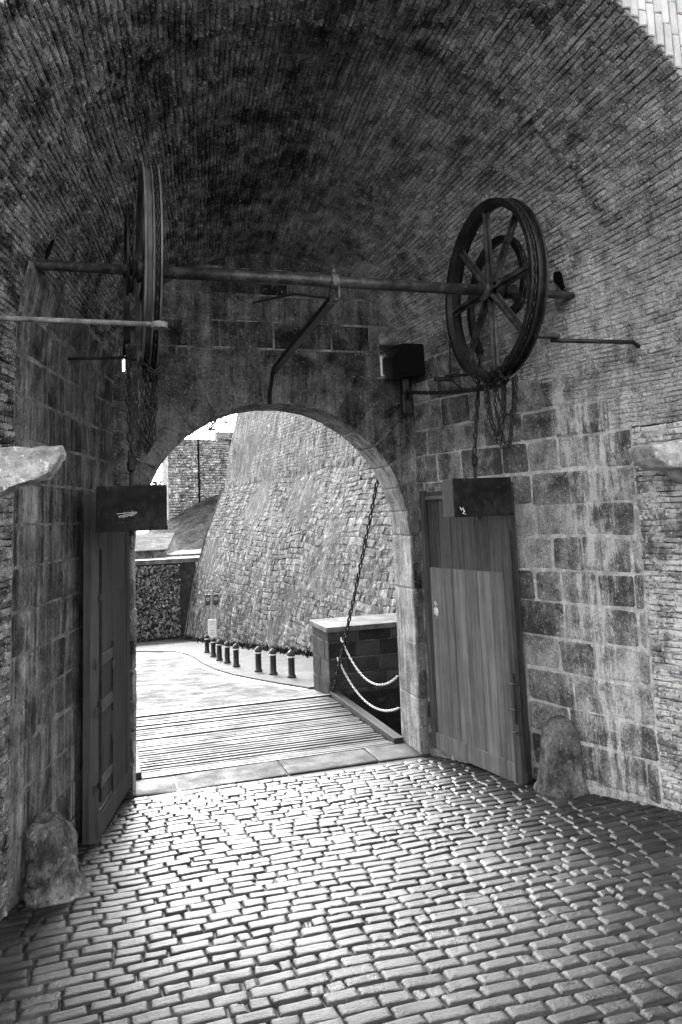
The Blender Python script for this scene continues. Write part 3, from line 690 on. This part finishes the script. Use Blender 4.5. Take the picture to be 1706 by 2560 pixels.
# ------------------------------------------------------------------ door leaves
def leaf(h, e, label, left):
    h = Vector(h); e = Vector(e); d = (e-h); Lw = d.length; d.normalize(); n = Vector((-d.y, d.x, 0))
    if (Vector((1.7, 5.5, 0))-h).dot(n) < 0: n = -n      # n points into the passage
    t = thing('door_leaf', label, 'door', h, 'gate door leaves')
    ang = math.atan2(d.y, d.x)
    def W(u, s, z): return h*0+d*u+n*s+Vector((0, 0, z))
    def B(mb, u0, u1, s0, s1, z0, z1, tone=.5, b=.004):
        m4 = Matrix((( d.x, n.x, 0, 0), (d.y, n.y, 0, 0), (0, 0, 1, 0), (0, 0, 0, 1))); mb.box(u0, u1, s0, s1, z0, z1, b=b, M=m4, tone=tone)
    z0, z1 = .10, 2.70; zs = 1.92
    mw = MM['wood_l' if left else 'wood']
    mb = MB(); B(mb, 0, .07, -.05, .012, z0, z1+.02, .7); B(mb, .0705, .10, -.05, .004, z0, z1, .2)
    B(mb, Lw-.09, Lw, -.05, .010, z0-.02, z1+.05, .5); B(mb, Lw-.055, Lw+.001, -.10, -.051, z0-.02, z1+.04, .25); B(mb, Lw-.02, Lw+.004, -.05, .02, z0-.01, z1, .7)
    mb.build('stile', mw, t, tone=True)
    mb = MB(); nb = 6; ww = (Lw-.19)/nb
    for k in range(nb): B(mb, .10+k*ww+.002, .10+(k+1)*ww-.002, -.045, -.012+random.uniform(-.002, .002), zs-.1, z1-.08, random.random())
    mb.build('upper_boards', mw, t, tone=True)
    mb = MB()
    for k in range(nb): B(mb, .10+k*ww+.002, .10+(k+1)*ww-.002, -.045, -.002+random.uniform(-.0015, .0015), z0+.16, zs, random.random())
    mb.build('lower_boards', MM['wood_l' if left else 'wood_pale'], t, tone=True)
    mb = MB(); B(mb, .07, Lw-.09, -.05, .006, z0, z0+.165, .6); mb.build('bottom_rail', MM['wood_l' if left else 'wood_pale'], t, tone=True)
    mb = MB(); B(mb, .02, Lw-.1, -.05, .006, z1-.09, z1-.0, .4); mb.build('top_rail', mw, t, tone=True)
    if left:
        for u0, u1, z_0, z_1, s1 in ((.70, 1.26, 1.38, 1.465, .012), (.70, 1.26, 1.02, 1.105, .012), (.70, 1.26, .46, .53, .010), (.70, 1.26, .30, .315, .006), (.685, .705, .95, 1.5, .016), (.685, .705, .3, .72, .016)):
            mb = MB(); B(mb, u0, u1, -.002, s1, z_0, z_1, b=.003); mb.build('strap', MM['iron_worn' if u1 > 1 else 'iron'], t)
        for z_ in (1.49, 1.32, .72, .47): mb = MB(); mb.tube([W(.695, .012, z_-.03), W(.695, .012, z_+.03)], .014, 8); mb.build('hinge', MM['iron_worn'], t)
        mb = MB(); mb.tube([W(Lw-.02, .03, .4), W(Lw-.02, .03, 2.3)], .011, 6); mb.build('bolt_bar', MM['iron'], t)
        for z_ in (.5, 1.1, 1.9): mb = MB(); B(mb, Lw-.04, Lw+.008, .012, .04, z_, z_+.05, b=.003); mb.build('bolt_keeper', MM['iron'], t)
    else:
        mb = MB(); mb.tube([W(Lw+.012, -.03, .22), W(Lw+.012, -.03, 2.3)], .011, 8); mb.build('bolt_bar', MM['iron'], t)
        mb = MB(); mb.tube([W(Lw-.015, .025, .62), W(Lw-.015, .025, 1.05)], .012, 8); mb.build('bolt_bar', MM['iron'], t)
        for z_ in (.55, .74, .96): mb = MB(); mb.tube([W(Lw-.07, .035, z_), W(Lw-.01, .04, z_), W(Lw+.03, .0, z_)], .009, 8); mb.build('bolt_handle', MM['iron'], t)
        mb = MB()   # chalk scrawl
        def S(ps, r=.0032): mb.tube([W(.16+p*.9, .0035, 1.43+q) for p, q in ps], r, 5)
        S([(.032, .155), (.034, .10), (.032, .06), (.03, .03)]); S([(.018, .145), (.010, .135), (.013, .115), (.03, .128), (.045, .132), (.058, .122), (.06, .112)])
        S([(-.010, .065), (0, .08), (.007, .07), (-.003, .035), (.0, .028)]); S([(.012, .08), (.02, .085), (.024, .07), (.014, .05), (.022, .03)])
        S([(.034, .085), (.030, .05), (.042, .02)]); S([(.046, .082), (.042, .06), (.054, .03), (.050, .085)]); S([(.058, .085), (.07, .06), (.066, .015), (.06, .04), (.062, .08)])
        S([(-.003, .03), (.018, .015), (.04, .018), (.06, .005)], .004); S([(.034, .004), (.038, .0)], .004); S([(.036, -.016), (.040, -.02)], .004)
        mb.build('chalk_scrawl', MM['chalk'], t)
        mb = MB(); B(mb, .10, .62, -.01, .012, 2.62, 2.655, b=.003); mb.build('iron_strap', MM['iron'], t)
    for z_ in (.45, 2.35): mb = MB(); mb.tube([W(-.02, 0, z_-.06), W(-.02, 0, z_+.06)], .02, 8); mb.build('hinge', MM['iron'], t)
    return t
leaf((3.25, 7.55, 0), (3.50, 6.19, 0), 'right door leaf with pale lower boards and a white chalk scrawl', False)
leaf((.243, 7.60, 0), (-.04, 6.40, 0), 'dark left door leaf with iron straps, seen at a steep angle', True)

# ------------------------------------------------------------------ corbels and guard stones
def displace(o, sub, amp, sc, seed=0, sm=.25):
    bm = bmesh.new(); bm.from_mesh(o.data)
    for _ in range(sub): bmesh.ops.subdivide_edges(bm, edges=bm.edges[:], cuts=1, use_grid_fill=True, smooth=sm)
    bmesh.ops.recalc_face_normals(bm, faces=bm.faces[:]); bm.normal_update()
    for v in bm.verts:
        q = Vector(v.co); k = noise.noise(q*sc+Vector((seed, 0, 0)))+.6*noise.noise(q*sc*2.3+Vector((seed, 4, 0)))+.35*noise.noise(q*sc*5.5+Vector((seed, 9, 0)))-.5*max(0, .12-abs(noise.noise(q*sc*.8+Vector((seed, 2, 8)))))/.12; v.co += v.normal*k*amp
    bm.to_mesh(o.data); bm.free(); o.data.polygons.foreach_set('use_smooth', [True]*len(o.data.polygons)); o.data.update()
def loftobj(rings, m, name, label, cat, origin, group, sub=3, amp=.012, sc=8, seed=0, sm=.25):
    n = len(rings[0]); v = [p for r in rings for p in r]; f = [(i*n+k, i*n+(k+1) % n, (i+1)*n+(k+1) % n, (i+1)*n+k) for i in range(len(rings)-1) for k in range(n)]
    f += [tuple(range(n-1, -1, -1)), tuple(range((len(rings)-1)*n, len(rings)*n))]
    bm = bmesh.new(); vs = [bm.verts.new(p) for p in v]
    for q in f: bm.faces.new([vs[i] for i in q])
    ng = [g for g in bm.faces if len(g.verts) > 4]; bmesh.ops.triangulate(bm, faces=ng)
    me = bpy.data.meshes.new(name); bm.to_mesh(me); bm.free(); me.materials.append(m)
    o = bpy.data.objects.new(name, me); COL.objects.link(o); displace(o, sub, amp, sc, seed, sm); recentre(o, origin); return tag(o, label, cat, group)
# left corbel: profile in XZ, extruded in Y
def corbel(prof, y0, y1, **kw):
    rings = []
    for y, s in ((y0, .93), (y0+.02, .985), (y0+.06, 1), (y1-.06, 1), (y1-.02, .985), (y1, .93)):
        cx = sum(p[0] for p in prof)/len(prof); cz = sum(p[1] for p in prof)/len(prof)
        rings.append([(cx+(x-cx)*s, y, cz+(z-cz)*s) for x, z in prof])
    return loftobj(rings, MM['corbel'], **kw)
corbel([(-1.0, 2.86), (-.75, 2.91), (-.50, 2.915), (-.30, 2.92), (-.205, 2.922), (-.196, 2.88), (-.215, 2.83), (-.26, 2.775), (-.33, 2.745), (-.40, 2.735), (-.44, 2.715), (-.49, 2.69), (-.56, 2.645), (-.75, 2.58), (-1.0, 2.5)], 4.30, 4.56,
       name='corbel', label='pale broken corbel stone jutting from the left wall above the guard stone', cat='corbel', origin=(-.8, 4.43, 2.7), group='corbel stones', seed=2, amp=.014)
corbel([(4.5, 2.93), (4.2, 2.945), (3.98, 2.935), (3.86, 2.925), (3.70, 2.90), (3.702, 2.87), (3.73, 2.80), (3.80, 2.75), (3.90, 2.735), (3.98, 2.73), (4.04, 2.67), (4.15, 2.62), (4.5, 2.55)], 4.42, 4.72,
       name='corbel', label='pale rounded corbel stone jutting from the right brick wall', cat='corbel', origin=(4.15, 4.55, 2.7), group='corbel stones', seed=5, amp=.008)
def ringz(cx, cy, rx, ry, z, n=14, p=2.4):
    o = []
    for k in range(n):
        a = 2*PI*k/n; c, s = math.cos(a), math.sin(a); o.append((cx+rx*math.copysign(abs(c)**(2/p), c), cy+ry*math.copysign(abs(s)**(2/p), s), z))
    return o
g0 = gz(5.4)-.03
loftobj([ringz(-.24, 5.47, .20, .17, g0), ringz(-.245, 5.47, .19, .17, g0+.05), ringz(-.27, 5.49, .165, .15, g0+.15), ringz(-.295, 5.49, .160, .155, g0+.22), ringz(-.31, 5.49, .15, .155, g0+.32), ringz(-.325, 5.50, .125, .14, g0+.42), ringz(-.33, 5.51, .10, .11, g0+.47), ringz(-.33, 5.52, .06, .07, g0+.49)],
        MM['guard'], 'guard_stone', 'rounded boulder-like guard stone with a cracked face at the foot of the left wall', 'guard stone', (-.3, 5.47, g0), 'guard stones', amp=.045, sc=4, seed=3, sub=3)
g0 = gz(5.8)-.03
loftobj([ringz(3.67, 5.86, .20, .21, g0), ringz(3.675, 5.87, .185, .20, g0+.08), ringz(3.685, 5.87, .17, .18, g0+.20), ringz(3.695, 5.88, .155, .17, g0+.34), ringz(3.70, 5.88, .14, .15, g0+.46), ringz(3.705, 5.885, .115, .12, g0+.54), ringz(3.71, 5.89, .07, .075, g0+.59), ringz(3.71, 5.89, .02, .02, g0+.605)],
        MM['guard'], 'guard_stone', 'conical guard stone with rounded top at the foot of the right wall beside the door', 'guard stone', (3.68, 5.88, g0), 'guard stones', amp=.006, sc=6, seed=8, sm=1.0)

# ------------------------------------------------------------------ outside: parapet, bollards, sign
t = thing('parapet', 'low dark block parapet at the far corner of the drawbridge', 'parapet', (3.05, 10.62, 0))
mb = MB(); mb.box(3.07, 9.0, 10.645, 11.48, -4.3, .85); loc(mb.build('core', MM['gatemortar'], t), t)
mb = MB()
def pf(x, z): return Vector((x, 10.64, z)), Vector((0, -1, 0))
def pe(y, z): return Vector((3.065, y, z)), Vector((-1, 0, 0))
courses(mb, pf, 3.05, 6.5, -2.6, .85, .40, .22, .014, lj=.25, g=.006, nu=4, nv=4, round_=.015)
courses(mb, pe, 10.63, 11.5, -.4, .85, .42, .28, .012, lj=.2, g=.005, nu=4, nv=4, round_=.015)
loc(mb.build('blocks', MM['moat'], t, tone=True), t)
mb = MB(); mb.box(3.02, 9.0, 10.59, 11.55, .852, .925, b=.012); loc(mb.build('coping', MM['coping'], t), t)

def bollard():
    t = thing('bollard', 'x', 'bollard')
    mb = MB(); mb.lathe([(0, 0), (.075, 0), (.075, .03), (.062, .045), (.055, .06), (.054, .325), (.060, .33)], (0, 0, 0), n=20); mb.build('post', MM['bollard'], t, smooth=True)
    mb = MB(); mb.lathe([(.060, .33), (.062, .345), (.060, .352)], (0, 0, 0), n=20); mb.build('band', MM['band'], t, smooth=True)
    mb = MB(); mb.lathe([(.060, .352), (.064, .36), (.064, .395), (.052, .42), (.030, .43), (.022, .445), (0, .45)], (0, 0, 0), n=20); mb.build('cap', MM['bollard'], t, smooth=True)
    return t
bp = [(3.129, 13.234), (2.99, 14.09), (2.875, 14.90), (2.715, 16.53), (2.707, 17.69), (2.679, 18.73), (2.726, 20.12), (2.816, 22.08)]
bl = ['bollard nearest the gate, largest of the row and closest to the parapet', 'second bollard from the parapet', 'third bollard from the parapet, last before the gap in the row', 'fourth bollard from the parapet, first after the gap in the row',
      'fifth bollard from the parapet, in the far part of the row', 'sixth bollard from the parapet, third from the far end', 'seventh bollard from the parapet, one before the far end', 'farthest and smallest bollard, at the far end of the row']
b0 = bollard(); kids = list(b0.children)
for i, (x, y) in enumerate(bp):
    if i == 0: o = b0
    else:
        o = b0.copy(); COL.objects.link(o)
        for c_ in kids: d_ = c_.copy(); COL.objects.link(d_); d_.parent = o
    s_ = 1.04+.01*i; o.location = (x, y, gz(y)+.022); o.scale = (s_, s_, s_); o['label'] = bl[i]; o['group'] = 'bollards along the kerb'
t = thing('sign_post', 'thin pale sign post with dark round signs and a white plate beyond the bollards', 'sign post', (3.01, 22.4, gz(22.4)))
mb = MB(); mb.tube([(0, 0, 0), (0, 0, 1.72)], .028, 8); mb.build('pole', MM['signm'], t)
for x in (-.115, .115):
    mb = MB(); mb.box(x-.075, x+.075, -.05, -.03, 1.32, 1.62, b=.02); q = mb.build('traffic_sign', MM['signd'], t)
    mb = MB(); mb.lathe([(.03, 0), (.045, 0), (.045, -.006), (.03, -.006)], (x, -.052, 1.49), 'Y', 14, closed=True); mb.build('ring_mark', MM['signw'], q)
mb = MB(); mb.box(-.12, .12, -.05, -.03, .42, .92, b=.008); pl = mb.build('notice_plate', MM['signw'], t)
for z_ in (.84, .78, .60, .54, .50): mb = MB(); mb.box(-.07, .07, -.054, -.051, z_, z_+.012); mb.build('text_line', MM['signm'], pl)

# ------------------------------------------------------------------ bastion wall running away on the right
T = thing('bastion_wall', 'huge sloping rubble bastion wall filling the right side of the arch', 'bastion wall', (4.75, 17.7, 0))
T.location = (0, 0, 0)
def bw_(y, z, corner=False):
    x = 4.75-.0935*(y-17.7); k = float(np.interp(z, [-6, -2.5, 0, 1.8, 3.8, 5.6, 16], [-.9, 0, .45, .95, 1.75, 2.05, 4.4])); return Vector((x+k, y, z))
BN = Vector((-.95, -.09, .25))
def bfn(y, z): 
    z = z+(.10 if z < 3.9 else .03)*noise.noise(Vector((y*.45, z*.3, 7)))+.04*noise.noise(Vector((y*1.7, z, 2))); p = bw_(y, z); q = noise.noise(Vector((y*.5, z*.5, 0)))*.05; return p+BN*q, BN
mb = MB(); courses(mb, bfn, 9.5, 33.1, -3.4, 4.0, .30, .15, .016, lj=.5, hj=.25, g=.005, nu=3, nv=3, round_=.025, rough=.012, jit=.025, edge=.1, hv=.6)
mb.build('lower_masonry', MM['bastion'], T, tone=True)
mb = MB(); courses(mb, bfn, 9.5, 33.1, 4.0, 11, .24, .11, .010, lj=.3, g=.003, nu=3, nv=3, round_=.02, rough=.006, jit=.01, edge=.1)
mb2 = MB(); v, f = sheet(bfn, 9.5, 33.1, 11, 13.5, 10, 3, .0); mb2.add(v, f); mb2.build('upper_masonry', MM['bastion_up'], T)
mb.build('upper_masonry', MM['bastion_up'], T, tone=True)
v = []; ys_ = np.linspace(9.5, 33.1, 20); zs_ = [-6, -2.5, 0, 1.8, 3.8, 5.6, 13.5]
for y in ys_:
    for z in zs_: v.append(bw_(y, z))
n_ = len(zs_); f = [(i*n_+j, (i+1)*n_+j, (i+1)*n_+j+1, i*n_+j+1) for i in range(19) for j in range(n_-1)]
k0 = len(v); v += [Vector((20, 33.1, z)) for z in zs_]; f += [(19*n_+j, k0+j, k0+j+1, 19*n_+j+1) for j in range(n_-1)]
k1 = len(v); v += [Vector((20, 9.5, 13.5))]; f += [tuple([i*n_+n_-1 for i in range(20)]+[k0+n_-1, k1])]
mb = MB(); mb.add(v, f); mb.build('core', MM['bastion'], T)
mb = MB(); pts = [tuple(bw_(33.05, z)+Vector((-.05, 0, 0))) for z in (-2.6, -1, 0, 1.8, 3.8)]; mb.tube(pts, .028, 6); mb.build('corner_drain', MM['coping'], T)
# grass verge at the foot
mb = MB(); rnd = random.Random(4)
for k in range(2600):
    if rnd.random() < .55: y = rnd.uniform(12.5, 33); x = 4.75-.0935*(y-17.7)-abs(rnd.gauss(0, .18))
    else: x = rnd.uniform(-4, 3.4); y = 33.6-abs(rnd.gauss(0, .35))
    z = gz(y)+.02; h = rnd.uniform(.05, .16); a = rnd.uniform(0, PI); d = .03; dx, dy = d*math.cos(a), d*math.sin(a)
    lx, ly = rnd.uniform(-.06, .06), rnd.uniform(-.06, .06)
    mb.add([(x-dx, y-dy, z), (x+dx, y+dy, z), (x+lx, y+ly, z+h)], [(0, 1, 2)])
tag(mb.build('grass', MM['grass']), 'tufts of grass along the foot of the walls', 'grass', kind='stuff')

# cross wall with creeper
t = thing('cross_wall', 'dark creeper-covered wall closing the road on the left', 'wall', (0, 34, -2.5))
mb = MB(); mb.box(-16, 3.9, 34, 34.8, -4, .70); loc(mb.build('masonry', MM['ivy'], t), t)
mb = MB(); mb.box(-16, 4.3, 33.92, 35.2, .702, .80); mb.box(-16, 4.5, 33.96, 36, .802, .88); loc(mb.build('coping', MM['coping'], t), t)
mb = MB()
for k in range(9000):
    x = rnd.uniform(-5, 3.2); z = rnd.uniform(-2.6, .62); y = 33.98-abs(rnd.gauss(0, .08)); s = rnd.uniform(.03, .075)
    a = Vector((rnd.uniform(-1, 1), rnd.uniform(-.5, .5), rnd.uniform(-1, 1))).normalized()*s; b_ = Vector((rnd.uniform(-1, 1), rnd.uniform(-.5, .5), rnd.uniform(-1, 1))).normalized()*s
    c_ = Vector((x, y, z)); mb.add([c_-a, c_+b_, c_+a, c_-b_], [(0, 1, 2, 3)], rnd.random())
lf = mat('creeper_leaf', .015, .32, 5, 0, .6, tone=.9); cr = mb.build('creeper', lf, t, tone=True); loc(cr, t); cr['kind'] = 'stuff'
# casemate
t = thing('casemate', 'low pale casemate with grassy pitched roof behind the creeper wall', 'casemate', (1.5, 36, .9))
mb = MB(); mb.box(-6, 2.75, 36.0, 41, .85, 1.19); loc(mb.build('wall', MM['tower'], t), t)
mb = MB(); mb.add([(-6, 35.9, 1.25), (2.85, 35.9, 1.25), (3.75, 42, 1.88), (-6, 42, 1.88), (-6, 35.9, 1.19), (2.85, 35.9, 1.19), (3.75, 42, 1.80), (-6, 42, 1.80)],
                [(0, 1, 2, 3), (7, 6, 5, 4), (0, 4, 5, 1), (1, 5, 6, 2), (2, 6, 7, 3), (3, 7, 4, 0)]); loc(mb.build('roof', MM['roofm'], t), t)
mb = MB(); mb.add([(2.78, 36, .9), (2.78, 36, 1.17), (3.7, 41.9, 1.79), (3.9, 41.9, .9)], [(0, 1, 2, 3)]); mb.box(2.8, 5.2, 36.2, 41, .9, .97); loc(mb.build('gable', MM['bastion_up'], t), t)
mb = MB(); mb.box(-6, 2.95, 35.80, 35.88, 1.20, 1.24); loc(mb.build('eaves', MM['coping'], t), t)
# grassy bank
v = []; xs_ = np.linspace(-8, 16, 40); ys2 = np.linspace(42.5, 62, 24)
for x in xs_:
    for y in ys2:
        top = float(np.interp(x, [-8, 2.6, 7.28, 9, 16], [.4, 1.19, 4.04, 4.5, 4.8])); k = (y-42.5)/17.5
        v.append((x, y, -1.2+(top+1.2)*min(1, max(k, 0))**.8+.18*noise.noise(Vector((x*.9, y*.5, 0)))))
n_ = 24; f = [(i*n_+j, (i+1)*n_+j, (i+1)*n_+j+1, i*n_+j+1) for i in range(39) for j in range(23)]
tag(obj('terrain', v, f, MM['grass']), 'grassy bank below the far bastion', 'bank', kind='structure')
# far bastion tower
t = thing('far_bastion', 'pale pitted masonry bastion under the sky behind the grassy bank', 'bastion', (7, 60, 3))
def twr(u, z):
    # u 0..: left face then right face, slight inward batter
    k = (z-8.8)*-.03
    if u < 2.6: p = Vector((4.88+u*.87-k*0, 60+u*-.05-k, z)); n = Vector((-.15, -.98, .03))
    else: p = Vector((7.14+(u-2.6)*.95, 59.87+(u-2.6)*.38-k, z)); n = Vector((.2, -.97, .03))
    return p, n
mb = MB(); courses(mb, twr, 0, 2.6, 1.0, 8.80, .42, .22, .05, lj=.4, hj=.2, g=.02, nu=3, nv=3, round_=.05, rough=.035, jit=.03, edge=.0)
courses(mb, twr, 2.74, 5.45, 1.0, 8.80, .42, .20, .05, lj=.4, hj=.2, g=.02, nu=3, nv=3, round_=.05, rough=.03, jit=.03, edge=.0)
loc(mb.build('masonry', MM['tower'], t, tone=True), t)
for u_ in (2.60, 5.45):  # dark strips painting the shade of the crease and of the end edge
    mb = MB(); block(mb, twr, u_, u_+.14, .5, 8.8, .03, g=.0, nu=3, nv=3, rough=.01); loc(mb.build('corner_shade_strip', MM['dark'], t), t)
mb = MB(); mb.add([(4.90, 60.05, 0), (7.14, 59.93, 0), (10.0, 61.1, 0), (13, 66, 0), (4.9, 66, 0), (4.90, 60.05, 8.8), (7.14, 59.93, 8.8), (10.0, 61.1, 8.8), (13, 66, 8.8), (4.9, 66, 8.8)],
    [(0, 1, 6, 5), (1, 2, 7, 6), (2, 3, 8, 7), (3, 4, 9, 8), (4, 0, 5, 9), (5, 6, 7, 8, 9)]); loc(mb.build('core', MM['tower'], t), t)
mb = MB(); mb.box(8.75, 10.4, 60.6, 62, 8.8, 9.35); mb.box(8.7, 10.4, 60.55, 62, 9.352, 9.42); loc(mb.build('upper_parapet', MM['tower'], t), t)
mb = MB()
for k in range(7): mb.tube([(5.1+k*.5, 60.3, 8.8), (5.1+k*.5+(.06 if k % 3 == 0 else 0), 60.3, 9.55+(.35 if k in (2, 4) else 0))], .03, 6)
mb.tube([(5.1, 60.3, 9.15), (8.2, 60.3, 9.4)], .02, 6); mb.tube([(5.1, 60.3, 9.35), (8.2, 60.3, 9.55)], .02, 6); loc(mb.build('railing', MM['rail'], t), t)
t = thing('viewpoint_board', 'small dark T-shaped board on the far bastion top', 'board', (8.25, 60.4, 8.8))
mb = MB(); mb.tube([(0, 0, 0), (0, 0, .75)], .045, 6); mb.build('post', MM['rail'], t); mb = MB(); mb.box(-.3, .3, -.04, .04, .70, .86); mb.build('panel', MM['rail'], t)
t = thing('chimney_pot', 'thin dark post on the far bastion beside the bush', 'post', (9.9, 61, 9.42)); mb = MB(); mb.tube([(0, 0, 0), (0, 0, .95)], .07, 8); mb.build('shaft', MM['rail'], t)
def tree(name, loc_, H, rad, label, cat, seed, nl=700, ls=.16, group=None):
    rnd = random.Random(seed); t = thing(name, label, cat, loc_, group)
    mb = MB(); tips = []
    mb.tube([(0, 0, 0), (.05*H, 0, H*.35), (.02*H, .02*H, H*.6)], [H*.035, H*.025, H*.015], 7)
    for k in range(9):
        a = rnd.uniform(0, 2*PI); e = Vector((math.cos(a)*rad*.7, math.sin(a)*rad*.7, H*rnd.uniform(.55, .95))); mb.tube([(.03*H, .01*H, H*rnd.uniform(.3, .55)), tuple(e*.6+Vector((0, 0, H*.2))), tuple(e)], [H*.014, H*.009, H*.004], 5); tips.append(e)
    mb.build('trunk', MM['bark'], t)
    mb = MB()
    for k in range(nl):
        c_ = rnd.choice(tips)+Vector((rnd.gauss(0, 1), rnd.gauss(0, 1), rnd.gauss(0, .7)))*rad*.26; s = ls*rnd.uniform(.5, 1.3)
        a = Vector((rnd.uniform(-1, 1), rnd.uniform(-1, 1), rnd.uniform(-1, 1))).normalized()*s; b_ = a.cross(Vector((rnd.uniform(-1, 1), rnd.uniform(-1, 1), rnd.uniform(-1, 1)))).normalized()*s*.7
        mb.add([c_-a, c_+b_, c_+a, c_-b_], [(0, 1, 2, 3)])
    mb.build('crown', MM['leaf'], t); return t
tree('bush', (8.95, 61, 8.8), 1.7, .9, 'small dark bush growing on top of the far bastion', 'bush', 5, 420, .09)
tree('tree', (4.4, 78, 0), 6.6, 1.5, 'treetop showing above the left counterweight, left of its neighbour', 'tree', 11, 900, .13, 'far trees')
tree('tree', (5.9, 79, 0), 7.0, 1.6, 'rounder treetop just left of the far bastion', 'tree', 12, 900, .13, 'far trees')
